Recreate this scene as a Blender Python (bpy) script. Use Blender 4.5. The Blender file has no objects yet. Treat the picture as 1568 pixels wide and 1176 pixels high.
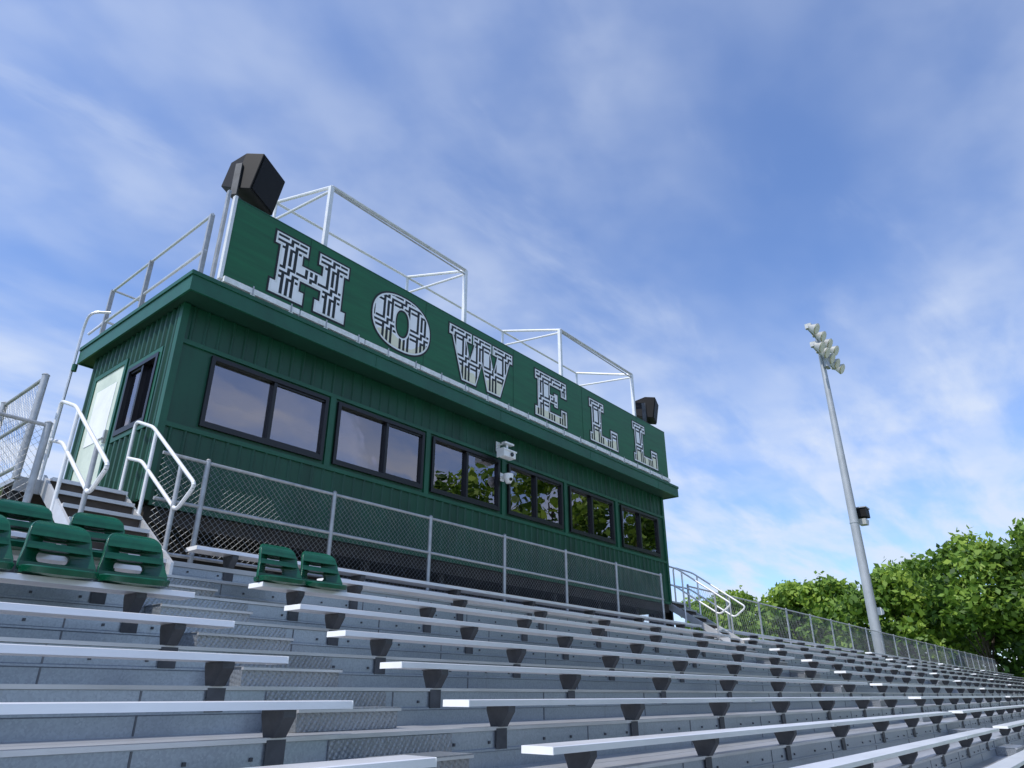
import bpy, math, random
import numpy as np
from mathutils import Vector, Matrix
from mathutils.geometry import tessellate_polygon
random.seed(7); np.random.seed(7)
scene=bpy.context.scene
scene.view_settings.view_transform='Standard'; scene.view_settings.look='None'; scene.view_settings.exposure=0
# ------------------------------------------------------------------ materials
def new_mat(name):
    m=bpy.data.materials.new(name); m.use_nodes=True
    nt=m.node_tree; return m,nt,nt.nodes['Principled BSDF']
def mat(name,col,rough=.5,metal=0,var=.15,scale=3.,bump=0,bscale=40.,dirt=None,stretch=(1,1,1),spec=.5):
    m,nt,b=new_mat(name); N=nt.nodes; L=nt.links
    tc=N.new('ShaderNodeTexCoord'); mp=N.new('ShaderNodeMapping'); mp.inputs['Scale'].default_value=stretch
    L.new(tc.outputs['Object'],mp.inputs['Vector'])
    n=N.new('ShaderNodeTexNoise'); n.inputs['Scale'].default_value=scale; n.inputs['Detail'].default_value=5; n.inputs['Roughness'].default_value=.65
    L.new(mp.outputs[0],n.inputs['Vector'])
    r=N.new('ShaderNodeValToRGB'); L.new(n.outputs['Fac'],r.inputs['Fac'])
    r.color_ramp.elements[0].position=.3; r.color_ramp.elements[1].position=.7
    d=dirt if dirt else tuple(c*(1-var*1.6) for c in col)
    r.color_ramp.elements[0].color=(*d,1); r.color_ramp.elements[1].color=(*[min(1,c*(1+var)) for c in col],1)
    L.new(r.outputs[0],b.inputs['Base Color'])
    b.inputs['Roughness'].default_value=rough; b.inputs['Metallic'].default_value=metal
    b.inputs['Specular IOR Level'].default_value=spec
    if bump:
        n2=N.new('ShaderNodeTexNoise'); n2.inputs['Scale'].default_value=bscale; n2.inputs['Detail'].default_value=3
        L.new(tc.outputs['Object'],n2.inputs['Vector'])
        bp=N.new('ShaderNodeBump'); bp.inputs['Strength'].default_value=bump; bp.inputs['Distance'].default_value=.01
        L.new(n2.outputs['Fac'],bp.inputs['Height']); L.new(bp.outputs[0],b.inputs['Normal'])
    return m
M_wall=mat('green_siding',(.003,.058,.028),.42,0,.20,1.3,stretch=(2,2,.5))
M_trim=mat('green_trim',(.006,.085,.042),.4,0,.15,2)
M_sign=mat('sign_green',(.003,.110,.036),.42,0,.16,2.,stretch=(.5,1,6))
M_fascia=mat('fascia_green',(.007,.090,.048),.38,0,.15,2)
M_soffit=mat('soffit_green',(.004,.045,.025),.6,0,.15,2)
M_roof=mat('roof_membrane',(.35,.36,.36),.8,0,.1,1)
M_black=mat('black_frame',(.006,.006,.008),.35,0,.1,5)
M_spk=mat('speaker_black',(.005,.005,.006),.6,0,.2,8,spec=.25)
M_white=mat('white_paint',(.86,.87,.88),.5,0,.03,3,dirt=(.74,.75,.74))
M_lblack=mat('letter_black',(.006,.007,.007),.5,0,.1,5)
M_alu=mat('seat_aluminium',(.84,.84,.86),.28,.35,.03,1.5,dirt=(.70,.70,.72),stretch=(.5,1,1))
M_pipe=mat('pipe_aluminium',(.66,.67,.69),.35,.45,.08,6)
M_pipew=mat('pipe_painted',(.76,.77,.78),.4,.15,.06,6)
M_strip=mat('strip_white',(.88,.88,.89),.5,0,.02,9,dirt=(.62,.64,.62))
M_galvp=mat('galvanised_pipe',(.42,.43,.44),.45,.5,.15,8)
M_wire=mat('fence_wire',(.30,.31,.32),.5,.4,.15,8)
M_brk=mat('bracket_steel',(.075,.08,.09),.6,.4,.2,6)
M_seam=mat('riser_seam',(.14,.15,.165),.5,.4,.2,6)
M_tread=mat('tread_aluminium',(.50,.51,.53),.36,.5,.08,1.5,dirt=(.38,.38,.38),stretch=(.4,1,1))
M_nose=mat('nosing_aluminium',(.60,.61,.63),.34,.45,.08,1.5,dirt=(.40,.40,.40),stretch=(.4,1,1))
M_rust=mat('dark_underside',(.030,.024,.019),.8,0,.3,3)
M_wood=mat('weathered_brown',(.07,.055,.045),.8,0,.3,3)
M_door=mat('door_paint',(.62,.68,.58),.5,0,.10,2,dirt=(.46,.53,.45))
M_seat=mat('green_plastic',(.003,.078,.040),.25,0,.15,8)
M_yel=mat('yellow_emblem',(.75,.60,.05),.5,0,.1,8)
M_int=mat('interior_wall',(.55,.54,.53),.8,0,.06,2)
M_intf=mat('interior_floor',(.15,.14,.13),.8,0,.1,2)
M_camw=mat('camera_white',(.80,.80,.79),.4,0,.04,8)
M_lens=mat('lens_dark',(.01,.01,.012),.1,0,.05,8)
M_pole=mat('pole_galvanised',(.42,.44,.46),.5,.35,.12,.6)
M_lamp=mat('floodlight_casing',(.50,.50,.46),.4,.4,.1,3)
M_lglass=mat('floodlight_glass',(.50,.48,.34),.2,.1,.1,6)
M_bark=mat('bark',(.09,.07,.055),.9,0,.3,2)
def riser_mat(name='galvanised_riser',plate=False):
    m,nt,b=new_mat(name); N=nt.nodes; L=nt.links
    tc=N.new('ShaderNodeTexCoord')
    n=N.new('ShaderNodeTexNoise'); n.inputs['Scale'].default_value=.5; n.inputs['Detail'].default_value=3; n.inputs['Roughness'].default_value=.5
    mp=N.new('ShaderNodeMapping'); mp.inputs['Scale'].default_value=(1,1,2); L.new(tc.outputs['Object'],mp.inputs[0]); L.new(mp.outputs[0],n.inputs['Vector'])
    v=N.new('ShaderNodeTexVoronoi'); v.inputs['Scale'].default_value=90; L.new(tc.outputs['Object'],v.inputs['Vector'])
    bw=N.new('ShaderNodeRGBToBW'); L.new(v.outputs['Color'],bw.inputs[0])
    r=N.new('ShaderNodeValToRGB'); L.new(n.outputs['Fac'],r.inputs[0])
    e=r.color_ramp.elements; e[0].position=.25; e[0].color=(.29,.335,.385,1); e[1].position=.78; e[1].color=(.44,.49,.545,1)
    x=e.new(.5); x.color=(.355,.405,.46,1)
    if plate:
        e[0].color=(.17,.165,.155,1); x.color=(.29,.31,.33,1)
    mx=N.new('ShaderNodeMixRGB'); mx.blend_type='MULTIPLY'; mx.inputs[0].default_value=.22
    L.new(r.outputs[0],mx.inputs[1]); L.new(bw.outputs[0],mx.inputs[2])
    m2=N.new('ShaderNodeMapping'); m2.inputs['Scale'].default_value=(9,1,.35); L.new(tc.outputs['Object'],m2.inputs[0])
    n3=N.new('ShaderNodeTexNoise'); n3.inputs['Scale'].default_value=1.5; n3.inputs['Detail'].default_value=4; L.new(m2.outputs[0],n3.inputs['Vector'])
    r3=N.new('ShaderNodeValToRGB'); r3.color_ramp.elements[0].position=.62; r3.color_ramp.elements[1].position=.85; L.new(n3.outputs['Fac'],r3.inputs[0])
    r3.color_ramp.elements[0].color=(0,0,0,1); r3.color_ramp.elements[1].color=(.35,.35,.35,1)
    mx2=N.new('ShaderNodeMixRGB'); L.new(r3.outputs[0],mx2.inputs[0]); L.new(mx.outputs[0],mx2.inputs[1]); mx2.inputs[2].default_value=(.14,.125,.105,1)
    L.new(mx2.outputs[0],b.inputs['Base Color']); b.inputs['Roughness'].default_value=.34; b.inputs['Metallic'].default_value=.55
    if plate:
        sp=N.new('ShaderNodeMapping'); sp.inputs['Rotation'].default_value=(math.radians(45),math.radians(45),math.radians(45)); sp.inputs['Scale'].default_value=(38,38,38); L.new(tc.outputs['Object'],sp.inputs[0])
        ck=N.new('ShaderNodeTexVoronoi'); ck.inputs['Randomness'].default_value=.0; ck.inputs['Scale'].default_value=1; L.new(sp.outputs[0],ck.inputs['Vector'])
        bp=N.new('ShaderNodeBump'); bp.inputs['Strength'].default_value=.8; bp.inputs['Distance'].default_value=.008; bp.invert=True
        L.new(ck.outputs['Distance'],bp.inputs['Height']); L.new(bp.outputs[0],b.inputs['Normal'])
    return m
M_riser=riser_mat(); M_plate=riser_mat('diamond_plate',True)
def plaid_mat():
    m,nt,b=new_mat('plaid_paint'); N=nt.nodes; L=nt.links
    tc=N.new('ShaderNodeTexCoord'); s=N.new('ShaderNodeSeparateXYZ'); L.new(tc.outputs['Object'],s.inputs[0])
    def mth(op,a,b_=None):
        n=N.new('ShaderNodeMath'); n.operation=op
        for i,q in enumerate((a,b_)):
            if q is None: continue
            if isinstance(q,(int,float)): n.inputs[i].default_value=q
            else: L.new(q,n.inputs[i])
        return n.outputs[0]
    X=mth('SUBTRACT',s.outputs[0],4.35+.16); Z=mth('SUBTRACT',s.outputs[2],5.22+.28); PX=.38; B=.085
    fx=mth('FLOORED_MODULO',X,PX); fz=mth('FLOORED_MODULO',Z,.50)
    gv=mth('LESS_THAN',fx,B*3-.02); gh=mth('LESS_THAN',fz,B*2.9)
    vb=mth('MULTIPLY',gv,mth('LESS_THAN',mth('FLOORED_MODULO',fx,B),B*.60))
    hb=mth('MULTIPLY',gh,mth('LESS_THAN',mth('FLOORED_MODULO',fz,B),B*.5))
    par=mth('FLOORED_MODULO',mth('ADD',mth('FLOOR',mth('DIVIDE',fx,B)),mth('FLOOR',mth('DIVIDE',fz,B))),2.)
    v2=mth('MULTIPLY',vb,mth('SUBTRACT',1,mth('MULTIPLY',gh,par)))
    h2=mth('MULTIPLY',hb,mth('SUBTRACT',1,mth('MULTIPLY',gv,mth('SUBTRACT',1,par))))
    d=mth('MAXIMUM',v2,h2)
    n=N.new('ShaderNodeTexNoise'); n.inputs['Scale'].default_value=1.6; L.new(tc.outputs['Object'],n.inputs['Vector'])
    cr=mth('MULTIPLY',mth('GREATER_THAN',mth('ADD',n.outputs['Fac'],mth('MULTIPLY',mth('SUBTRACT',5.45,s.outputs[2]),1.2)),.50),mth('GREATER_THAN',s.outputs[0],6.3))
    wc=N.new('ShaderNodeMixRGB'); L.new(cr,wc.inputs[0]); wc.inputs[1].default_value=(.88,.88,.90,1); wc.inputs[2].default_value=(.80,.77,.58,1)
    mx=N.new('ShaderNodeMixRGB'); L.new(d,mx.inputs[0]); L.new(wc.outputs[0],mx.inputs[1]); mx.inputs[2].default_value=(.006,.010,.009,1)
    L.new(mx.outputs[0],b.inputs['Base Color']); b.inputs['Roughness'].default_value=.5
    return m
M_plaid=plaid_mat()
def glass_mat():
    m=bpy.data.materials.new('window_glass'); m.use_nodes=True; nt=m.node_tree; N=nt.nodes; L=nt.links
    N.remove(N['Principled BSDF']); out=N['Material Output']
    g=N.new('ShaderNodeBsdfGlossy'); g.inputs['Roughness'].default_value=.004; g.inputs['Color'].default_value=(.86,.80,.84,1)
    t=N.new('ShaderNodeBsdfTransparent'); t.inputs['Color'].default_value=(.60,.60,.60,1)
    f=N.new('ShaderNodeFresnel'); f.inputs['IOR'].default_value=1.5
    a=N.new('ShaderNodeMath'); a.operation='MULTIPLY_ADD'; a.inputs[1].default_value=1.0; a.inputs[2].default_value=.24; L.new(f.outputs[0],a.inputs[0])
    tc=N.new('ShaderNodeTexCoord'); n=N.new('ShaderNodeTexNoise'); n.inputs['Scale'].default_value=1.3; L.new(tc.outputs['Object'],n.inputs['Vector'])
    bp=N.new('ShaderNodeBump'); bp.inputs['Strength'].default_value=.06; bp.inputs['Distance'].default_value=.05; L.new(n.outputs['Fac'],bp.inputs['Height']); L.new(bp.outputs[0],g.inputs['Normal'])
    mx=N.new('ShaderNodeMixShader'); L.new(a.outputs[0],mx.inputs[0]); L.new(t.outputs[0],mx.inputs[1]); L.new(g.outputs[0],mx.inputs[2]); L.new(mx.outputs[0],out.inputs[0])
    return m
M_glass=glass_mat()
def leaf_mat():
    m,nt,b=new_mat('leaves'); N=nt.nodes; L=nt.links
    at=N.new('ShaderNodeAttribute'); at.attribute_name='tint'
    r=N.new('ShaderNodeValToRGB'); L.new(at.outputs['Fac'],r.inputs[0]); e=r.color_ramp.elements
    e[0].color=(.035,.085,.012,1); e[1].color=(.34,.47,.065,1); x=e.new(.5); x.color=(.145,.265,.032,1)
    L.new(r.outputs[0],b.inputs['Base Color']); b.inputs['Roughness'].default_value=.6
    tr=N.new('ShaderNodeBsdfTranslucent'); L.new(r.outputs[0],tr.inputs[0])
    mx=N.new('ShaderNodeMixShader'); mx.inputs[0].default_value=.38
    L.new(b.outputs[0],mx.inputs[1]); L.new(tr.outputs[0],mx.inputs[2]); L.new(mx.outputs[0],N['Material Output'].inputs[0])
    return m
M_leaf=leaf_mat()
# ------------------------------------------------------------------ builder
class MB:
    def __init__(s): s.v=[]; s.f=[]; s.mi=[]; s.mats=[]
    def m(s,mt):
        if mt not in s.mats: s.mats.append(mt)
        return s.mats.index(mt)
    def add(s,vs,fs,mt):
        o=len(s.v); s.v+=[tuple(x) for x in vs]; i=s.m(mt)
        for f in fs: s.f.append([a+o for a in f]); s.mi.append(i)
    def box(s,x0,x1,y0,y1,z0,z1,mt):
        vs=[(x,y,z) for z in (z0,z1) for y in (y0,y1) for x in (x0,x1)]
        s.add(vs,[(0,2,3,1),(4,5,7,6),(0,1,5,4),(2,6,7,3),(0,4,6,2),(1,3,7,5)],mt)
    def prism(s,prof,x0,x1,mt,axis='x'):
        n=len(prof)
        if axis=='x': vs=[(x0,a,b) for a,b in prof]+[(x1,a,b) for a,b in prof]
        elif axis=='y': vs=[(a,x0,b) for a,b in prof]+[(a,x1,b) for a,b in prof]
        else: vs=[(a,b,x0) for a,b in prof]+[(a,b,x1) for a,b in prof]
        s.add(vs,[tuple(range(n))[::-1],tuple(range(n,2*n))]+[(i,(i+1)%n,n+(i+1)%n,n+i) for i in range(n)],mt)
    def tube(s,p,q,r,mt,n=8,r2=None):
        p=Vector(p);q=Vector(q);d=(q-p).normalized(); r2=r if r2 is None else r2
        a=d.orthogonal().normalized(); b=d.cross(a)
        vs=[p+(a*math.cos(t)+b*math.sin(t))*r for t in [2*math.pi*i/n for i in range(n)]]
        vs+=[q+(a*math.cos(t)+b*math.sin(t))*r2 for t in [2*math.pi*i/n for i in range(n)]]
        s.add(vs,[tuple(range(n))[::-1],tuple(range(n,2*n))]+[(i,(i+1)%n,n+(i+1)%n,n+i) for i in range(n)],mt)
    def path(s,pts,r,mt,n=8,rad=.08):
        P=[Vector(p) for p in pts]; out=[P[0]]
        for i in range(1,len(P)-1):
            a=(P[i-1]-P[i]); b=(P[i+1]-P[i]); k=min(rad,a.length*.45,b.length*.45)
            A=P[i]+a.normalized()*k; B=P[i]+b.normalized()*k
            for t in (0,.25,.5,.75,1): out.append(A.lerp(P[i],t).lerp(P[i].lerp(B,t),t))
        out.append(P[-1])
        for a,b in zip(out,out[1:]):
            if (b-a).length>1e-5: s.tube(a,b,r,mt,n)
    def obj(s,name,parent=None,smooth=False,bevel=0,loc=(0,0,0)):
        me=bpy.data.meshes.new(name); me.from_pydata(s.v,[],s.f)
        for mt in s.mats: me.materials.append(mt)
        me.polygons.foreach_set('material_index',s.mi); me.update()
        o=bpy.data.objects.new(name,me); scene.collection.objects.link(o); o.location=loc
        if parent: o.parent=parent
        if smooth:
            me.shade_smooth()
            try: me.set_sharp_from_angle(angle=math.radians(40))
            except Exception: pass
        if bevel:
            bv=o.modifiers.new('bevel','BEVEL'); bv.width=bevel; bv.segments=2; bv.limit_method='ANGLE'
        return o
def empty(name,loc=(0,0,0)):
    e=bpy.data.objects.new(name,None); scene.collection.objects.link(e); e.location=loc; e.empty_display_size=.3; return e
# ------------------------------------------------------------------ geometry constants
DY,DZ=.673,.252
def SY(k): return 6.13-DY*k
def SZ(k): return .98-DZ*k
SECT=[(-14,2.76),(3.74,16.0),(17.1,29.4),(30.5,42.8),(43.9,56.2),(57.3,72)]
X0,X1=-14,72
ROWS=range(-2,14)
GZ=-3.4
# ------------------------------------------------------------------ grandstand deck
st=empty('bleacher_grandstand')
b=MB(); t=MB(); n=MB()
for k in ROWS:
    T=SZ(k)-.43; yr=SY(k)+.13
    b.add([(X0,yr,T-.0),(X1,yr,T),(X1,yr,T+DZ-.022),(X0,yr,T+DZ-.022)],[(0,1,2,3)],M_riser)
    b.prism([(yr-.001,T+.10),(yr-.012,T+.106),(yr-.012,T+.118),(yr-.001,T+.124)],X0,X1,M_riser)
    yf=SY(k+1)+.13
    n.box(X0,X1,yf-.016,yf+.03,T-.020,T+.003,M_nose)
    for a0,a1 in ((yf+.03,yf+.33),(yf+.34,yr+.0)):
        t.box(X0,X1,a0,a1,T-.03,T,M_tread)
    x=X0+1.0+(k%2)*.3
    while x<X1:
        n.box(x,x+.010,yr-.004,yr,T+.003,T+DZ-.026,M_seam)
        for dx in (-.25,.25,-.6,.6): n.box(x+dx,x+dx+.018,yr-.010,yr,T+.15,T+.168,M_brk)
        x+=1.83
b.obj('risers',st); t.obj('treads',st); n.obj('nosings',st)
T3=SZ(-3)-.43; yb=SY(-2)+.13
u=MB(); u.box(X0,X1,yb-.022,8.6,T3-.05,T3,M_tread); 
u.box(X0,X1,8.55,8.6,T3-.35,T3-.052,M_rust)
x=X0+1
while x<X1:
    u.box(x,x+.14,8.35,8.49,GZ,T3-.05,M_galvp); u.box(x,x+.14,4.6,4.74,GZ,SZ(3)-.6,M_galvp); x+=4.5
u.obj('upper_deck',st)
a=MB()
for (s0,s1) in [(2.8,3.72),(16.0,17.1),(29.4,30.5),(42.8,43.9),(56.2,57.3)]:
    for k in range(-1,14):
        T=SZ(k)-.43; yr=SY(k)+.13
        a.box(s0-.04,s1-.16,yr-.30,yr-.013,T+.002,T+DZ/2-.002,M_plate)
        a.box(s0-.05,s1-.15,yr-.325,yr-.013,T+DZ/2-.001,T+DZ/2+.006,M_plate)
        a.box(s0-.05,s1-.15,yr-.327,yr-.3,T+DZ/2-.018,T+DZ/2-.0015,M_nose)
        a.box(s0-.08,s1-.02,yr-.0125,yr-.003,T+.002,T+DZ-.025,M_plate)
a.obj('aisle_steps',st)
s=MB(); br=MB()
for k in ROWS:
    y=SY(k); z=SZ(k)
    for i,(s0,s1) in enumerate(SECT):
        e0=s0
        if i==1 and k==-1: e0=5.0
        if i==0 and k<0: s1=2.3
        j=random.uniform(-.02,.02)
        s.prism([(y,z-.042),(y+.004,z-.004),(y+.012,z),(y+.234,z),(y+.245,z-.006),(y+.245,z-.042)],e0+j,s1+j,M_alu)
        s.box(e0+j-.006,e0+j,y+.002,y+.243,z-.044,z-.001,M_white); s.box(s1+j,s1+j+.006,y+.002,y+.243,z-.044,z-.001,M_white)
        x=e0+4.1+(k%3)*.6
        while x<s1-2 and x<34: s.box(x,x+.10,y-.0025,y+.247,z-.046,z-.02,M_pipe); x+=4.88
        x=e0+.42 if i else s1-.42-1.83*7
        zt=z-.044; zb=z-.18+.004
        while x<s1-.1:
            br.prism([(y+.02,zt),(y+.225,zt),(y+.225,zt-.03),(y+.185,zb),(y+.09,zb),(y+.02,zt-.035)],x,x+.075,M_brk)
            br.box(x-.02,x+.095,y+.112,y+.117,zb-.14,zb-.01,M_brk)
            x+=1.83
s.obj('seat_planks',st,bevel=0); br.obj('seat_brackets',st)
# ------------------------------------------------------------------ chain link
def chain(mb,p,q,z0,z1,pitch=.075,r=.002,mt=M_wire,ns=4):
    p=Vector((p[0],p[1],0));q=Vector((q[0],q[1],0)); L=(q-p).length; d=(q-p)/L; h=z1-z0
    c=-h
    while c<L:
        for sgn in (0,1):
            a0,a1=max(c,0),min(c+h,L)
            if a1-a0<.01: continue
            za,zb=z0+(a0-c),z0+(a1-c)
            if sgn: za,zb=z1-(za-z0),z1-(zb-z0)
            A=p+d*a0;B=p+d*a1; A.z=za; B.z=zb
            for i in range(ns): mb.tube(A.lerp(B,i/ns),A.lerp(B,(i+1)/ns),r,mt,3)
        c+=pitch
def fence(name,p,q,z0,ztop,zlow,posts,mid=None,pr=.03,rr=.021,ch=True,mt=M_galvp,pitch=.075,wr=.002,ns=4):
    e=empty(name); m=MB(); P=Vector((p[0],p[1],0));Q=Vector((q[0],q[1],0))
    for f in posts:
        A=P.lerp(Q,f); m.tube((A.x,A.y,z0),(A.x,A.y,ztop+.03),pr,mt,10); m.tube((A.x,A.y,ztop+.03),(A.x,A.y,ztop+.05),pr*1.15,mt,10,pr*.5)
    for z in [ztop,zlow]+([mid] if mid else []): m.tube((P.x,P.y,z),(Q.x,Q.y,z),rr,mt,8)
    m.obj('posts_and_rails',e,smooth=True)
    if ch:
        c=MB(); chain(c,p,q,zlow,ztop,pitch,wr,ns=ns); c.obj('chain_link_mesh',e)
    return e
YF=7.9
fx0,fx1=3.34,15.05
xs=[.4914,.7262,.9604,1.1883,1.4202,1.6523,1.8987]
fence('chain_link_fence',(fx0,YF),(fx1,YF),T3,2.53,1.42,[(x*YF-fx0)/(fx1-fx0) for x in xs],mid=2.0)
L=72-17.6; fence('chain_link_fence',(17.6,8.5),(72,8.5),T3,2.62,T3+.08,[i*2.4/L for i in range(int(L/2.4)+1)],pitch=.14,wr=.0025,ns=2)
fence('chain_link_fence',(-6,8.5),(2.32,8.5),T3,2.70,T3+.08,[0,.3,.6,.85,1],pr=.038)
fence('landing_guard_fence',(2.2,8.65),(2.2,11.3),2.1,3.28,2.25,[0,.5,1],mid=2.8,pr=.038)
# ------------------------------------------------------------------ stairs
def stairs(name,xa,xb,ymir=False):
    e=empty(name); m=MB(); h=MB()
    y0,z0,y1,z1=7.10,SZ(-2)-.43,8.65,2.14
    nst=6
    for i in range(nst):
        f=(i+1)/nst; y=y0+(y1-y0)*i/nst+.05; z=z0+(z1-z0)*f
        m.box(xa+.03,xb-.03,y,y+.29,z-.035,z,M_tread)
        m.box(xa+.03,xb-.03,y-.008,y-.001,z-.038,z+.002,M_nose)
        m.box(xa+.03,xb-.03,y+.03,y+.04,z-.16,z-.036,M_wood)
    for x in (xa,xb-.03):
        m.prism([(y0-.06,z0),(y0-.06,z0+.14),(y1,z1+.06),(y1,z1-.14)],x,x+.03,M_pipe)
    m.box(xa-.25,xb+.02,y1+.01,11.4,z1-.06,z1,M_tread)
    m.box(xa-.25,xb+.02,y1+.002,y1+.009,z1-.16,z1-.005,M_galvp)
    m.box(xa-.25,xb+.02,y1+.3,y1+.33,T3,z1-.061,M_wood)
    for x in (xa-.2,xb-.1):
        for y in (y1+.2,10.1,11.2): m.box(x,x+.08,y,y+.08,GZ,z1-.06,M_brk)
    m.obj('steps_and_landing',e)
    for x in (xa+.0,xb-.0):
        h.path([(x,8.75,z1-.05),(x,8.75,3.10),(x,8.22,2.90),(x,6.90,1.96),(x,7.22,1.74),(x,8.33,2.50),(x,8.74,2.62)],.021,M_pipew,10,.09)
        h.tube((x,7.3,z0),(x,7.3,2.24),.024,M_galvp,10); h.tube((x,8.1,T3+.3),(x,8.1,2.82),.021,M_pipew,10)
    h.obj('handrails',e,smooth=True)
    return e
stairs('metal_staircase',2.45,3.3); stairs('metal_staircase',16.5,17.35)
# ------------------------------------------------------------------ press box
pb=empty('press_box_building')
BX0,BX1,BY0,BY1,BZ0,BZ1=3.436,16.36,8.4,11.2,2.09,4.72
WZ0,WZ1=3.13,4.12
WX=[(3.905,5.79),(5.975,7.80),(8.0,9.79),(10.05,11.84),(12.1,13.86),(14.2,15.99)]
w=MB()
TH=.1
w.box(BX0,BX1,BY0,BY0+TH,BZ0,WZ0,M_wall); w.box(BX0,BX1,BY0,BY0+TH,WZ1,BZ1,M_wall)
xx=[BX0]+[v for p in WX for v in p]+[BX1]
for i in range(0,len(xx),2): w.box(xx[i],xx[i+1],BY0,BY0+TH,WZ0,WZ1,M_wall)
sw0,sw1=8.80,9.68
for xa,xb in ((BX0,BX0+TH),(BX1-TH,BX1)):
    y=BY0+TH
    w.box(xa,xb,y,sw0,BZ0,BZ1,M_wall); w.box(xa,xb,sw0,sw1,BZ0,WZ0,M_wall); w.box(xa,xb,sw0,sw1,WZ1,BZ1,M_wall); w.box(xa,xb,sw1,BY1,BZ0,BZ1,M_wall)
w.box(BX0+TH,BX1-TH,BY1-TH,BY1,BZ0,BZ1,M_wall)
w.obj('walls',pb)
r=MB(); R=.020
def ribF(x,z0,z1): r.prism([(x-.024,BY0-.001),(x-.010,BY0-R),(x+.010,BY0-R),(x+.024,BY0-.001)],z0,z1,M_wall,'z')
x=BX0+.14
while x<BX1-.1:
    ribF(x,BZ0+.01,WZ0-.10)
    ribF(x,WZ1+.09,BZ1)
    x+=.19
def ribL(y,z0,z1,xx=BX0,sg=-1):
    r.prism([(xx,y-.035),(xx+sg*.030,y-.018),(xx+sg*.030,y+.018),(xx,y+.035)],z0,z1,M_wall,'z')
for xx_,sg in ((BX0,-1),(BX1,1)):
    y=BY0+.12
    while y<BY1-.05:
        if 9.82<y<10.95 and sg<0: ribL(y,4.36,BZ1,xx_,sg)
        elif sw0-.08<y<sw1+.08: ribL(y,BZ0+.01,WZ0-.08,xx_,sg); ribL(y,WZ1+.08,BZ1,xx_,sg)
        else: ribL(y,BZ0+.01,BZ1,xx_,sg)
        y+=.152
r.obj('siding_ribs',pb)
tr=MB()
tr.box(BX0-.03,BX0+.06,BY0-.03,BY0+.07,BZ0-.01,BZ1-.002,M_trim); tr.box(BX1-.06,BX1+.03,BY0-.03,BY0+.07,BZ0-.01,BZ1-.002,M_trim)
tr.box(BX0+.06,BX1-.06,BY0-.028,BY0-.0025,WZ1+.04,WZ1+.10,M_trim); tr.box(BX0+.06,BX1-.06,BY0-.028,BY0-.0025,WZ0-.11,WZ0-.05,M_trim)
tr.box(BX0+.06,BX1-.06,BY0-.035,BY0-.0025,BZ0-.06,BZ0,M_trim)
for i in range(len(WX)-1):
    c=(WX[i][1]+WX[i+1][0])/2; tr.box(c-.05,c+.05,BY0-.027,BY0-.0025,WZ0-.049,WZ1+.039,M_trim)
for y0_,y1_,z0_,z1_ in ((sw0-.07,sw0,WZ0-.07,WZ1+.07),(sw1,sw1+.07,WZ0-.07,WZ1+.07),(sw0,sw1,WZ1,WZ1+.07),(sw0,sw1,WZ0-.07,WZ0),(9.83,9.9,2.16,4.35),(10.85,10.92,2.16,4.35),(9.9,10.85,4.28,4.35)):
    tr.box(BX0-.03,BX0-.002,y0_,y1_,z0_,z1_,M_trim)
    if y1_<9.8: tr.box(BX1+.002,BX1+.03,y0_,y1_,z0_,z1_,M_trim)
tr.obj('trim',pb)
def win(parent,x0,x1,y,ax='x',sg=1,split=.5):
    m=MB(); g=MB(); F=.055
    def bx(a0,a1,d0,d1,z0,z1,mt,q=m):
        if ax=='x': q.box(a0,a1,y+d0,y+d1,z0,z1,mt)
        else:
            e0,e1=sorted((y+sg*d0,y+sg*d1)); q.box(e0,e1,a0,a1,z0,z1,mt)
    bx(x0,x0+F,-.045,.06,WZ0,WZ1,M_black); bx(x1-F,x1,-.045,.06,WZ0,WZ1,M_black)
    bx(x0+F,x1-F,-.045,.06,WZ1-F,WZ1,M_black); bx(x0+F,x1-F,-.045,.06,WZ0,WZ0+F+.02,M_black)
    c=x0+(x1-x0)*split; bx(c-.025,c+.025,-.032,.055,WZ0+F+.02,WZ1-F,M_black)
    bx(c+.025,x1-F,-.02,.0,WZ1-F-.03,WZ1-F,M_black); bx(c+.025,x1-F,-.02,.0,WZ0+F+.02,WZ0+F+.045,M_black)
    bx(x0+F,c-.025,.03,.034,WZ0+F+.02,WZ1-F,M_glass,g); bx(c+.025,x1-F,.005,.009,WZ0+F+.02,WZ1-F,M_glass,g)
    m.obj('window_frame',parent); g.obj('window_glass',parent)
for i,p in enumerate(WX): win(pb,p[0],p[1],BY0,split=(.52,.55,.5,.5,.5,.5)[i])
win(pb,sw0,sw1,BX0,'y',1); win(pb,sw0,sw1,BX1,'y',-1)
d=MB(); d.box(BX0-.015,BX0-.003,9.9,10.85,2.2,4.28,M_door); d.box(BX0-.022,BX0-.016,10.05,10.70,3.2,4.05,M_white)
d.box(BX0-.05,BX0-.016,9.95,10.0,3.12,3.3,M_galvp); d.tube((BX0-.06,9.975,3.18),(BX0-.06,10.08,3.18),.012,M_galvp)
d.tube((BX0-.016,9.975,3.18),(BX0-.06,9.975,3.18),.014,M_galvp)
d.obj('door',pb)
it=MB()
it.box(BX0+TH,BX1-TH,BY0+TH,BY1-TH,BZ0,BZ0+.05,M_intf); it.box(BX0+TH,BX1-TH,BY0+TH,BY1-TH,BZ1-.1,BZ1-.01,M_int)
it.box(BX0+TH,BX1-TH,BY1-TH-.03,BY1-TH-.003,BZ0+.05,BZ1-.1,M_int)
for x in (7.9,11.95): it.box(x,x+.08,BY0+TH+.003,BY1-TH-.03,BZ0+.05,BZ1-.1,M_int)
it.box(BX0+TH+.002,BX1-TH-.002,BY0+TH+.002,BY0+.6,BZ0+.85,BZ0+.9,M_wood)
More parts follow.
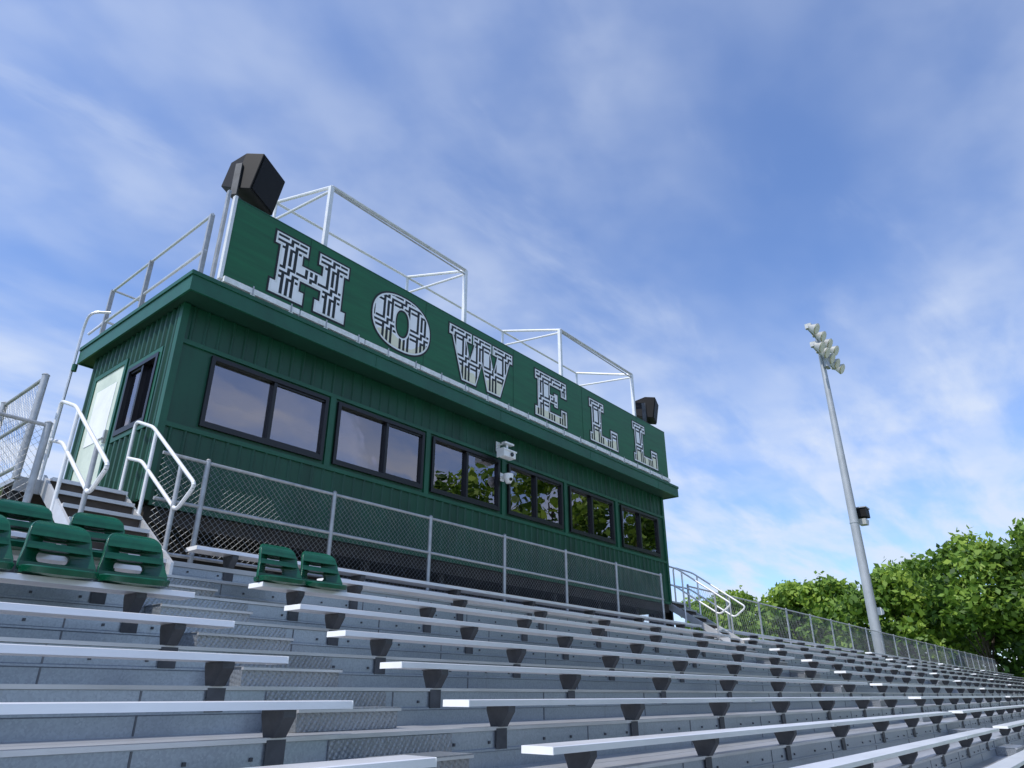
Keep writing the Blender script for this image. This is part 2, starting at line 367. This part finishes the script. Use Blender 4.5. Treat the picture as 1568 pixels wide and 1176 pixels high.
it.box(14.45,14.85,BY0+.12,BY0+.125,3.25,3.62,M_white); it.box(15.25,15.6,BY0+.12,BY0+.125,3.3,3.85,M_white)
it.obj('interior',pb)
un=MB()
un.box(BX0+.05,BX1-.05,BY0+.03,BY1-.05,BZ0-.25,BZ0-.065,M_rust)
x=BX0+.2
while x<BX1: un.box(x,x+.1,BY0+.1,BY0+.2,T3,BZ0-.25,M_rust); un.box(x,x+.1,BY1-.3,BY1-.2,GZ,BZ0-.25,M_rust); x+=1.6
un.box(BX0+.3,BX1-.3,9.2,9.25,GZ,BZ0-.25,M_wood)
un.obj('underframe',pb)
RX0,RX1,RY0,RY1,RZ0,RZ1=3.28,16.55,8.0,11.5,4.73,4.98
ro=MB()
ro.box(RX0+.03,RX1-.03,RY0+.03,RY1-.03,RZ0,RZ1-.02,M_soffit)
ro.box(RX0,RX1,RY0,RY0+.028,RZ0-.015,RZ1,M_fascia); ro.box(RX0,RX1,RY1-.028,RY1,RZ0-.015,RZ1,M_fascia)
ro.box(RX0,RX0+.028,RY0+.029,RY1-.029,RZ0-.015,RZ1,M_fascia); ro.box(RX1-.028,RX1,RY0+.029,RY1-.029,RZ0-.015,RZ1,M_fascia)
ro.box(RX0-.015,RX1+.015,RY0-.018,RY0-.001,RZ1-.045,RZ1+.012,M_trim); ro.box(RX0-.018,RX0-.001,RY0,RY1,RZ1-.045,RZ1+.012,M_trim); ro.box(RX1+.001,RX1+.018,RY0,RY1,RZ1-.045,RZ1+.012,M_trim)
ro.box(RX0+.03,RX1-.03,RY0+.03,RY1-.03,RZ1-.019,RZ1-.003,M_roof)
x=RX0+3.05
while x<RX1-1: ro.box(x,x+.02,RY0-.004,RY0-.0005,RZ0-.01,RZ1-.046,M_trim); x+=3.05
ro.tube((RX0-.03,RY1-.05,RZ0-.05),(RX0-.03,RY1-.05,RZ0-.16),.04,M_fascia)
ro.obj('roof',pb)
g=MB()
for y in (8.3,10.1,11.45): g.box(3.47,3.53,y,y+.05,RZ1,6.15,M_galvp)
for z in (5.56,6.15): g.path([(3.5,8.3,z),(3.5,11.55,z-.02)],.021,M_pipe)
g.path([(3.5,11.5,6.15),(3.5,11.5,5.55),(3.35,11.6,5.3)],.02,M_pipe)
g.path([(3.25,11.55,3.2),(3.25,11.55,5.35),(3.25,11.45,5.62),(3.5,11.3,5.66)],.022,M_pipe,8,.15)
for z in (5.56,6.15): g.path([(3.5,11.47,z),(16.3,11.47,z)],.02,M_pipe)
for y in (8.4,11.45): g.box(16.27,16.33,y,y+.05,RZ1,6.15,M_galvp)
g.box(3.58,3.62,8.14,8.20,RZ1,6.55,M_galvp)
g.obj('roof_guard_rail',pb,smooth=True)
fr=MB()
PX=[5.32,8.61,11.83,15.08]
for i,x in enumerate(PX):
    fr.box(x-.035,x+.035,8.27,8.34,RZ1,7.8,M_pipew)
    fr.tube((x,8.3,7.79),(x,10.05,8.36),.03,M_pipew); fr.tube((x,8.33,7.72),(x,10.05,7.95),.024,M_pipew)
    fr.tube((x,10.05,RZ1),(x,10.05,8.36),.03,M_pipew)
fr.tube((PX[0]-.04,10.05,8.35),(PX[3],10.05,8.35),.026,M_pipew)
for a_,b_ in ((0,1),(2,3)):
    fr.tube((PX[a_],8.3,7.8),(PX[b_],8.3,7.8),.035,M_pipe); fr.tube((PX[a_],8.3,7.74),(PX[b_],8.3,7.70),.014,M_galvp)
fr.obj('roof_canopy_frame',pb,smooth=True)
# ------------------------------------------------------------------ sign
sg=empty('howell_sign')
SX0,SX1,SZ0,SZ1,SYY=3.68,16.17,5.11,6.40,8.05
m=MB()
m.box(SX0,SX1,SYY,SYY+.04,SZ0,SZ1,M_sign)
x=SX0+1.25
while x<SX1-.3: m.box(x,x+.006,SYY-.0035,SYY-.0005,SZ0+.01,SZ1-.01,M_soffit); x+=2.44
m.box(SX0-.045,SX0-.002,SYY-.02,SYY+.05,SZ0-.04,SZ1+.03,M_pipew)
x=SX0
while x<SX1-.1:
    x2=min(x+1.2,SX1); m.box(x+.004,x2-.02,SYY-.060,SYY+.05,SZ0-.085,SZ0-.003,M_strip); x+=1.2
m.box(SX0,SX1,SYY-.004,SYY+.05,SZ1+.002,SZ1+.02,M_trim)
x=SX0+.4
while x<SX1:
    m.box(x,x+.07,SYY-.055,SYY+.03,RZ1+.013,SZ0-.086,M_strip); m.box(x+.02,x+.04,SYY-.068,SYY-.061,SZ0-.10,SZ0+.03,M_galvp)
    m.box(x+.2,x+.24,SYY+.051,SYY+.09,RZ1,SZ1-.05,M_pipe)
    m.tube((x+.22,SYY+.09,SZ1-.1),(x+.22,8.7,RZ1),.02,M_pipe,6); x+=.61
m.obj('sign_board',sg)
def offset(poly,d):
    n=len(poly); out=[]; A=sum(poly[i][0]*poly[(i+1)%n][1]-poly[(i+1)%n][0]*poly[i][1] for i in range(n))
    s_=1 if A>0 else -1
    for i in range(n):
        p0,p1,p2=Vector(poly[i-1]),Vector(poly[i]),Vector(poly[(i+1)%n])
        e1=(p1-p0).normalized();e2=(p2-p1).normalized()
        n1=Vector((e1.y,-e1.x))*s_; n2=Vector((e2.y,-e2.x))*s_
        q=(n1+n2); q=q/max(.35,(1+n1.dot(n2))); out.append((p1.x+q.x*d,p1.y+q.y*d))
    return out
def sheet(name,outer,hole,y,mt):
    loops=[[Vector((a,b_,0)) for a,b_ in outer]]
    if hole: loops.append([Vector((a,b_,0)) for a,b_ in hole])
    tris=tessellate_polygon(loops); vs=[(v.x,y,v.y) for l in loops for v in l]
    q=MB(); 
    fs=[]
    for t_ in tris:
        A,B,C=[Vector(vs[i]) for i in t_]
        nrm=(B-A).cross(C-A); fs.append(t_ if nrm.y<0 else t_[::-1])
    q.add(vs,fs,mt); q.obj(name,sg)
LAY=(('letter_outline',.032,.004,M_lblack),('letter_white',0,.008,M_white),('letter_plaid',-.03,.012,M_plaid))
def letter(ch,x0,x1,z0,z1):
    W=x1-x0;H=z1-z0; sf=.20;ov=.085
    if ch=='H':
        P=[(0,0),(.56,0),(.56,sf),(.56-ov,sf),(.56-ov,.38),(W-.56+ov,.38),(W-.56+ov,sf),(W-.56,sf),(W-.56,0),(W,0),(W,sf),(W-ov,sf),(W-ov,H-sf),(W,H-sf),(W,H),(W-.56,H),(W-.56,H-sf),(W-.56+ov,H-sf),(W-.56+ov,H-.38),(.56-ov,H-.38),(.56-ov,H-sf),(.56,H-sf),(.56,H),(0,H),(0,H-sf),(ov,H-sf),(ov,sf),(0,sf)]
    elif ch=='L':
        P=[(0,0),(W,0),(W,.46),(W-.30,.46),(W-.30,.22),(.56-ov,.22),(.56-ov,H-sf),(.60,H-sf),(.60,H),(0,H),(0,H-sf),(ov,H-sf),(ov,sf),(0,sf)]
    elif ch=='E':
        P=[(0,0),(W,0),(W,.36),(W-.20,.36),(W-.20,.2),(.50,.2),(.50,.42),(.66,.42),(.66,.36),(.78,.36),(.78,H-.36),(.66,H-.36),(.66,H-.42),(.50,H-.42),(.50,H-.2),(W-.20,H-.2),(W-.20,H-.36),(W,H-.36),(W,H),(0,H),(0,H-sf),(ov,H-sf),(ov,sf),(0,sf)]
    elif ch=='W':
        c=W/2; P=[(.36,0),(.74,0),(c,.50),(W-.74,0),(W-.36,0),(W-.08,H-sf),(W,H-sf),(W,H),(W-.60,H),(W-.60,H-sf),(W-.46,H-sf),(W-.56,.46),(c+.22,H-sf),(c+.26,H-sf),(c+.26,H),(c-.26,H),(c-.26,H-sf),(c-.22,H-sf),(.56,.46),(.46,H-sf),(.60,H-sf),(.60,H),(0,H),(0,H-sf),(.08,H-sf)]
    if ch=='O':
        def el(a,b_,p=2.3):
            o=[]
            for i in range(64):
                t_=2*math.pi*i/64; c_,s2=math.cos(t_),math.sin(t_)
                o.append((x0+W/2+a*abs(c_)**(2/p)*(1 if c_>=0 else -1), z0+H/2+b_*abs(s2)**(2/p)*(1 if s2>=0 else -1)))
            return o
        a_,b_=W/2,H/2; ia,ib=.15,.26
        for nm,dd,y,mt in LAY: sheet(nm,el(a_+dd,b_+dd),el(ia-dd,ib-dd),SYY-y,mt)
        return
    P=[(x0+a,z0+b_) for a,b_ in P]
    for nm,dd,y,mt in LAY: sheet(nm,offset(P,dd) if dd else P,None,SYY-y,mt)
for ch,a_,b_ in (('H',4.35,5.67),('O',6.2,7.49),('W',7.97,9.77),('E',10.52,11.63),('L',12.54,13.71),('L',14.46,15.63)):
    letter(ch,a_,b_,5.22,6.24)
# ------------------------------------------------------------------ speakers
def speaker(loc,rz,tilt,sz=1.):
    e=empty('loudspeaker',loc); m=MB()
    w_,h_,dp=.36*sz,.36*sz,.34*sz; bw=.24*sz;bh=.25*sz
    vs=[(-w_,-dp,-h_),(w_,-dp,-h_),(w_,-dp,h_),(-w_,-dp,h_),(-w_,.0,-h_),(w_,.0,-h_),(w_,.0,h_),(-w_,.0,h_),(-bw,dp,-bh),(bw,dp,-bh),(bw,dp,bh),(-bw,dp,bh)]
    m.add(vs,[(0,1,2,3),(0,4,5,1),(1,5,6,2),(2,6,7,3),(3,7,4,0),(4,8,9,5),(5,9,10,6),(6,10,11,7),(7,11,8,4),(8,11,10,9)],M_spk)
    o=m.obj('cabinet',e,bevel=.012); 
    m2=MB(); m2.box(-w_+.03,w_-.03,-dp-.012,-dp-.002,-h_+.03,h_-.03,M_spk)
    o2=m2.obj('grille',e)
    for q in (o,o2): q.rotation_euler=(tilt,0,rz)
    m3=MB(); m3.box(-.40*sz,-.37*sz,-.05,.05,-.5*sz,.1,M_brk); m3.box(.37*sz,.40*sz,-.05,.05,-.5*sz,.1,M_brk); m3.box(-.40*sz,.40*sz,-.05,.05,-.5*sz-.02,-.5*sz,M_brk)
    o3=m3.obj('yoke',e); o3.rotation_euler=(0,0,rz)
    m4=MB(); m4.tube((0,.0,-.52*sz),(0,.0,RZ1-loc[2]),.035,M_galvp); m4.obj('mounting_pole',e)
speaker((3.96,8.32,6.98),math.radians(28),math.radians(12),.88)
speaker((15.8,8.35,7.0),math.radians(20),math.radians(10),.80)
# ------------------------------------------------------------------ security cameras
e=empty('security_camera',(9.72,8.38,4.17)); m=MB()
m.box(-.06,.06,-.03,-.02,.10,.30,M_camw); m.tube((0,-.03,.24),(0,-.22,.22),.022,M_camw); m.box(-.10,.16,-.30,-.20,.20,.235,M_camw)
m.tube((0,-.25,.2),(0,-.25,.05),.025,M_camw)
m.box(-.17,.17,-.33,-.17,-.07,.06,M_camw); m.box(-.19,-.171,-.345,-.155,-.085,.085,M_camw); m.box(-.17,.19,-.345,-.331,.045,.078,M_camw)
m.tube((.04,-.335,-.01),(.04,-.36,-.01),.04,M_lens,16); m.obj('housing',e,bevel=.006)
e=empty('security_camera',(9.86,8.38,3.74)); m=MB(); m.tube((-.02,-.005,.06),(-.0,-.16,.05),.03,M_camw,12); m.box(-.06,.06,-.012,-.003,-.02,.14,M_camw); m.tube((0,-.17,.09),(0,-.17,-.01),.095,M_camw,20); m.tube((0,-.17,-.01),(0,-.17,-.085),.09,M_camw,20,.05); m.tube((-.02,-.235,-.02),(-.03,-.268,-.03),.030,M_lens,12); m.obj('dome',e,smooth=True)
# ------------------------------------------------------------------ stadium seats
def rr(cx,cz,w_,h_,r_,n_=8):
    o=[]
    for (sx,sz_),a0 in zip(((1,-1),(1,1),(-1,1),(-1,-1)),(-90,0,90,180)):
        for i in range(n_+1):
            t_=math.radians(a0+90*i/n_); o.append((cx+sx*(w_/2-r_)+r_*math.cos(t_),cz+sz_*(h_/2-r_)+r_*math.sin(t_)))
    return o
def backy(x,z): return .09-2.3*x*x+z*.05+.35*z*z
def seat_mesh():
    cu=bpy.data.curves.new('back','CURVE'); cu.dimensions='2D'; cu.fill_mode='BOTH'; cu.extrude=.014; cu.bevel_depth=.008; cu.bevel_resolution=2
    def spl(pts):
        o=[]
        for i in range(len(pts)):
            a_,b_=Vector(pts[i]),Vector(pts[(i+1)%len(pts)]); k=max(1,int((b_-a_).length/.02))
            for j in range(k): o.append(a_.lerp(b_,j/k))
        s_=cu.splines.new('POLY'); s_.points.add(len(o)-1); s_.use_cyclic_u=True
        for p,q in zip(s_.points,o): p.co=(q.x,q.y,0,1)
    half=[(.242,.0),(.240,.05),(.226,.10),(.208,.17),(.200,.24)]+[(.105+.088*math.cos(math.radians(t_)),.265+.088*math.sin(math.radians(t_))) for t_ in (0,15,30,45,60,75,90)]+[(.04,.358)]
    out=half+[(-x_,z_) for x_,z_ in half[::-1]]
    spl(out); spl(rr(0,.105,.23,.080,.035)); spl(rr(0,.215,.18,.030,.014))
    ob=bpy.data.objects.new('tmp',cu); scene.collection.objects.link(ob); bpy.context.view_layer.update()
    dg=bpy.context.evaluated_depsgraph_get(); me=bpy.data.meshes.new_from_object(ob.evaluated_get(dg)); bpy.data.objects.remove(ob)
    for v in me.vertices:
        x,z,y=v.co.x,v.co.y,v.co.z
        v.co=(x, y+backy(x,z), z+.02)
    me.materials.clear(); me.materials.append(M_seat); return me
SM=seat_mesh()
def stadium_seat(x,k,rz=0):
    e=empty('stadium_seat',(x,SY(k)+.10,SZ(k))); e.rotation_euler=(0,0,rz)
    o=bpy.data.objects.new('backrest',SM); scene.collection.objects.link(o); o.parent=e; o.location=(0,.03,.02)
    m=MB(); n_=36
    prof=[(0,.030),(.5,.028),(.85,.036),(1,.058),(1.04,.050),(1.0,.012),(.3,.002)]
    vs=[];fs=[]
    for a_,z in prof:
        for i in range(n_):
            t_=2*math.pi*i/n_; c_,s_=math.cos(t_),math.sin(t_); p_=2/2.8
            vs.append((.235*a_*abs(c_)**p_*(1 if c_>=0 else -1), -.04+.20*a_*abs(s_)**p_*(1 if s_>=0 else -1), z-(.022*max(0,-s_-.3))*a_))
    for j in range(len(prof)-1):
        for i in range(n_): fs.append((j*n_+i,j*n_+(i+1)%n_,(j+1)*n_+(i+1)%n_,(j+1)*n_+i))
    m.add(vs,fs,M_seat); m.obj('seat_pan',e,smooth=True)
    q=MB(); vs=[]
    for dy in (-.034,-.0225):
        for zz_ in (.270,.318):
            for xx_ in (-.032,.032): vs.append((xx_,.03+backy(xx_,zz_)+dy,zz_+.04))
    q.add(vs,[(0,1,3,2),(4,6,7,5),(0,4,5,1),(2,3,7,6),(0,2,6,4),(1,5,7,3)],M_yel); q.obj('emblem',e)
    q=MB(); q.box(-.20,-.16,.0,.11,.02,.06,M_seat); q.box(.16,.20,.0,.11,.02,.06,M_seat); q.obj('hinges',e,bevel=.008)
for x,k,r_ in ((1.80,1,.05),(2.31,1,-.04),(1.28,1,.0),(1.72,0,.03),(2.26,0,-.05),(3.97,0,.02),(4.46,0,-.06)): stadium_seat(x,k,r_)
# ------------------------------------------------------------------ light pole
lp=empty('stadium_light_pole',(43.3,10.2,0)); m=MB()
m.tube((0,0,GZ),(0,0,9),.30,M_pole,20,.24); m.tube((0,0,9),(0,0,21.1),.24,M_pole,20,.14); m.tube((0,0,9),(0,0,9.06),.26,M_pole,20)
m.tube((0,0,GZ),(0,0,GZ+.8),.55,M_tread,20)
m.obj('pole',lp,smooth=True); m=MB(); h=MB()
for z,xa,xb,nn in ((20.9,-1.9,2.0,4),(19.8,-1.5,2.6,5)):
    m.box(xa-.2,xb+.2,-.10,0.04,z-.08,z+.08,M_pole)
    for i in range(nn):
        x=xa+(xb-xa)*i/(nn-1)
        h.tube((x,-.15,z+.0),(x,-.50,z-.22),.18,M_lamp,14,.36); h.tube((x,-.501,z-.222),(x,-.55,z-.25),.35,M_lglass,14,.31)
        h.box(x-.12,x+.12,-.25,.12,z-.05,z+.26,M_lamp)
m.box(-.3,.3,-.35,-.15,18.8,19.3,M_pole)
m.obj('crossarms',lp); h.obj('floodlights',lp,smooth=True)
m=MB(); m.box(.25,1.3,-.05,.05,9.35,9.42,M_pole); m.box(.55,1.35,-.6,.15,9.45,9.95,M_spk); m.box(.5,1.4,-.65,.2,9.96,10.02,M_galvp)
m.prism([(.55,9.0),(1.1,9.0),(1.35,9.33),(.55,9.33)],-.5,-.1,M_lamp,'y'); m.obj('pole_speaker',lp)
m=MB(); m.box(.2,.9,-.05,.05,4.2,4.26,M_pole); m.prism([(.5,4.0),(1.1,4.1),(1.1,4.3),(.5,4.4)],-.35,.0,M_camw,'y'); m.obj('pole_camera',lp)
# ------------------------------------------------------------------ trees
def tree_data(h,cr,seed,nleaf,leaf=.3):
    rg=np.random.RandomState(seed)
    b_=MB(); th=h*.32
    b_.tube((0,0,0),(0,0,th),h*.022,M_bark,8,h*.016); b_.tube((0,0,th),(rg.uniform(-.4,.4),rg.uniform(-.4,.4),h*.80),h*.014,M_bark,6,h*.003)
    cl=[]
    for i in range(48):
        t_=rg.uniform(0,2*math.pi); zf=rg.uniform(.0,1.); rad=cr*math.sin(math.pi*(.12+.80*zf))**.7*rg.uniform(.30,1.1)
        c=np.array([rad*math.cos(t_),rad*math.sin(t_),h*(.20+.75*zf)]); cl.append((c,cr*rg.uniform(.14,.36)))
        if i<12: b_.tube((0,0,th*rg.uniform(.7,1.4)),tuple(c*np.array([.8,.8,.93])),h*.006,M_bark,5,h*.002)
    cl.append((np.array([0,0,h*.92]),cr*.22))
    vol=np.array([r_**2 for _,r_ in cl]); idx=rg.choice(len(cl),nleaf,p=vol/vol.sum())
    C=np.array([c for c,_ in cl])[idx]; Rr=np.array([r_ for _,r_ in cl])[idx]
    d_=rg.normal(size=(nleaf,3)); d_/=np.linalg.norm(d_,axis=1)[:,None]
    rad=Rr*(rg.uniform(.3,1.3,nleaf)**.7)*(1+.35*np.sin(d_[:,0]*7+idx)*np.cos(d_[:,2]*6))
    P=C+d_*rad[:,None]*np.array([1,1,.85])
    a_=rg.normal(size=(nleaf,3)); a_/=np.linalg.norm(a_,axis=1)[:,None]
    c_=np.cross(a_,d_+.4*rg.normal(size=(nleaf,3))); c_/=np.linalg.norm(c_,axis=1)[:,None]+1e-6
    s_=leaf*rg.uniform(.45,1.25,nleaf)[:,None]
    V=np.stack([P-a_*s_,P-c_*s_*.6,P+a_*s_,P+c_*s_*.6],1).reshape(-1,3)
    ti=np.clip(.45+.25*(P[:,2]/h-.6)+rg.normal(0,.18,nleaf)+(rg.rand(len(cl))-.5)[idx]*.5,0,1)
    return b_,V,ti
def tree_obj(name,items):
    e=empty(name,items[0][:3]); VV=[];TT=[]; bark=MB(); o0=Vector(items[0][:3])
    for (x,y,z,h_,cr,sd,nl,lf) in items:
        b_,V,ti=tree_data(h_,cr,sd,nl,lf); off=np.array([x,y,z])-np.array(o0)
        bark.add([tuple(np.array(v)+off) for v in b_.v],b_.f,M_bark); VV.append(V+off); TT.append(ti)
    bark.obj('trunk_and_limbs',e)
    V=np.concatenate(VV); T=np.concatenate(TT); nq=len(V)//4
    me=bpy.data.meshes.new('leaves'); me.vertices.add(len(V)); me.vertices.foreach_set('co',V.ravel())
    me.loops.add(nq*4); me.loops.foreach_set('vertex_index',np.arange(nq*4)); me.polygons.add(nq); me.polygons.foreach_set('loop_start',np.arange(nq)*4)
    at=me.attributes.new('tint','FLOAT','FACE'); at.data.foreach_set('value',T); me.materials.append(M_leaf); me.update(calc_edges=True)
    o=bpy.data.objects.new('leaves',me); scene.collection.objects.link(o); o.parent=e
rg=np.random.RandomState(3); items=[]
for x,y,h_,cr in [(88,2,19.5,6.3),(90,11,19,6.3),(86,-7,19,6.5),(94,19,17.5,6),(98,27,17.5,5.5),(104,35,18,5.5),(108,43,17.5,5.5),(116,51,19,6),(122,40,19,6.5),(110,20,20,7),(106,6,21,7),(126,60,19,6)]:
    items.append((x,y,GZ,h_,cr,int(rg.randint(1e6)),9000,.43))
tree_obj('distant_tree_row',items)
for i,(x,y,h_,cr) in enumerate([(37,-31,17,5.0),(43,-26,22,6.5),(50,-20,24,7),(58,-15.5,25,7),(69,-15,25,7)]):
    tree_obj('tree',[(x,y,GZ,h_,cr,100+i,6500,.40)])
# ------------------------------------------------------------------ ground
def ground_mat():
    m,nt,b_=new_mat('grass'); N=nt.nodes; L=nt.links
    tc=N.new('ShaderNodeTexCoord'); n1=N.new('ShaderNodeTexNoise'); n1.inputs['Scale'].default_value=.15; n1.inputs['Detail'].default_value=10; n1.inputs['Roughness'].default_value=.75
    L.new(tc.outputs['Object'],n1.inputs['Vector']); r_=N.new('ShaderNodeValToRGB'); L.new(n1.outputs['Fac'],r_.inputs[0])
    r_.color_ramp.elements[0].color=(.035,.07,.015,1); r_.color_ramp.elements[1].color=(.09,.15,.03,1); r_.color_ramp.elements[0].position=.35; r_.color_ramp.elements[1].position=.65
    L.new(r_.outputs[0],b_.inputs['Base Color']); b_.inputs['Roughness'].default_value=.9; return m
m=MB(); m.add([(-1500,-1500,GZ),(1500,-1500,GZ),(1500,1500,GZ),(-1500,1500,GZ)],[(0,1,2,3)],ground_mat()); m.obj('grass_ground')
# ------------------------------------------------------------------ world
SUN_AZ_VEC=Vector((-.93,.12,0)).normalized(); EL=math.radians(58)
sd=Vector((SUN_AZ_VEC.x*math.cos(EL),SUN_AZ_VEC.y*math.cos(EL),math.sin(EL)))
wd=bpy.data.worlds.new("World"); scene.world=wd; wd.use_nodes=True; nt=wd.node_tree; N=nt.nodes; L=nt.links
bg=N['Background']; sky=N.new('ShaderNodeTexSky'); sky.sky_type='NISHITA'; sky.sun_disc=False; sky.sun_elevation=EL
sky.sun_rotation=math.atan2(sd.x,sd.y); sky.air_density=1.0; sky.dust_density=.3; sky.ozone_density=1.5
tint=N.new('ShaderNodeMixRGB'); tint.blend_type='MULTIPLY'; tint.inputs[0].default_value=1; L.new(sky.outputs[0],tint.inputs[1]); tint.inputs[2].default_value=(.84,1.07,1.45,1)
tc=N.new('ShaderNodeTexCoord'); sp=N.new('ShaderNodeSeparateXYZ'); L.new(tc.outputs['Generated'],sp.inputs[0])
def mth(op,a,b_=None,c=None,cl=False):
    q=N.new('ShaderNodeMath'); q.operation=op; q.use_clamp=cl
    for i,v in enumerate((a,b_,c)):
        if v is None: continue
        if isinstance(v,(int,float)): q.inputs[i].default_value=v
        else: L.new(v,q.inputs[i])
    return q.outputs[0]
zz=mth('ADD',mth('MAXIMUM',sp.outputs[2],0),.14)
cx=N.new('ShaderNodeCombineXYZ'); L.new(mth('DIVIDE',sp.outputs[0],zz),cx.inputs[0]); L.new(mth('DIVIDE',sp.outputs[1],zz),cx.inputs[1])
def mapping(rot,sc,loc):
    mp=N.new('ShaderNodeMapping'); mp.inputs['Rotation'].default_value=(0,0,math.radians(rot)); mp.inputs['Scale'].default_value=sc; mp.inputs['Location'].default_value=loc; L.new(cx.outputs[0],mp.inputs[0]); return mp.outputs[0]
def noise(sc,de,ro,di,src):
    q=N.new('ShaderNodeTexNoise'); q.inputs['Scale'].default_value=sc; q.inputs['Detail'].default_value=de; q.inputs['Roughness'].default_value=ro; q.inputs['Distortion'].default_value=di; L.new(src,q.inputs['Vector']); return q.outputs['Fac']
def sm(v,lo,hi):
    q=N.new('ShaderNodeMapRange'); q.interpolation_type='SMOOTHSTEP'; q.inputs['From Min'].default_value=lo; q.inputs['From Max'].default_value=hi; L.new(v,q.inputs['Value']); return q.outputs['Result']
m1=mapping(62,(.9,1.4,1),(1.1,4.7,0)); m2=mapping(62,(1,1.2,1),(0.3,5.1,0))
n1=noise(1.3,4,.5,.1,m1); n2=noise(4.6,4,.5,.1,m2)
patch=sm(n1,.24,.74); tex=sm(n2,.28,.74)
cloud=mth('MULTIPLY',patch,mth('MULTIPLY_ADD',tex,.38,.22))
low=sm(sp.outputs[2],.55,.12); n3=noise(2.3,6,.54,.2,mapping(-50,(.7,2.2,1),(7,2,0)))
bank=mth('MULTIPLY',low,sm(n3,.36,.62))
cloud=mth('ADD',cloud,mth('MULTIPLY',bank,.60),cl=True)
n4=noise(1.5,6,.54,.3,mapping(-52,(.9,2.4,1),(4.4,3.3,0)))
cloud=mth('ADD',cloud,mth('MULTIPLY',sm(n4,.54,.74),.26),cl=True)
cloud=mth('ADD',cloud,.05,cl=True)
cloud=mth('MINIMUM',cloud,.86)
mx=N.new('ShaderNodeMixRGB'); L.new(cloud,mx.inputs[0]); L.new(tint.outputs[0],mx.inputs[1]); mx.inputs[2].default_value=(4.9,5.45,6.5,1)
L.new(mx.outputs[0],bg.inputs['Color']); bg.inputs['Strength'].default_value=.15
sl=bpy.data.lights.new('sun','SUN'); sl.energy=4.3; sl.angle=math.radians(.5); sl.color=(1,.96,.90)
so=bpy.data.objects.new('sun',sl); scene.collection.objects.link(so); so.rotation_euler=sd.to_track_quat('Z','Y').to_euler()
# ------------------------------------------------------------------ camera
cam=bpy.data.cameras.new('camera'); co=bpy.data.objects.new('camera',cam); scene.collection.objects.link(co); scene.camera=co
cam.sensor_width=36; cam.lens=1070.73/1568*36; cam.clip_start=.05; cam.clip_end=5000
ya,pi_=math.radians(39.4745),math.radians(23.9765)
F=Vector((math.cos(ya)*math.cos(pi_),math.sin(ya)*math.cos(pi_),math.sin(pi_)))
co.rotation_euler=F.to_track_quat('-Z','Y').to_euler(); co.location=(0,0,0)
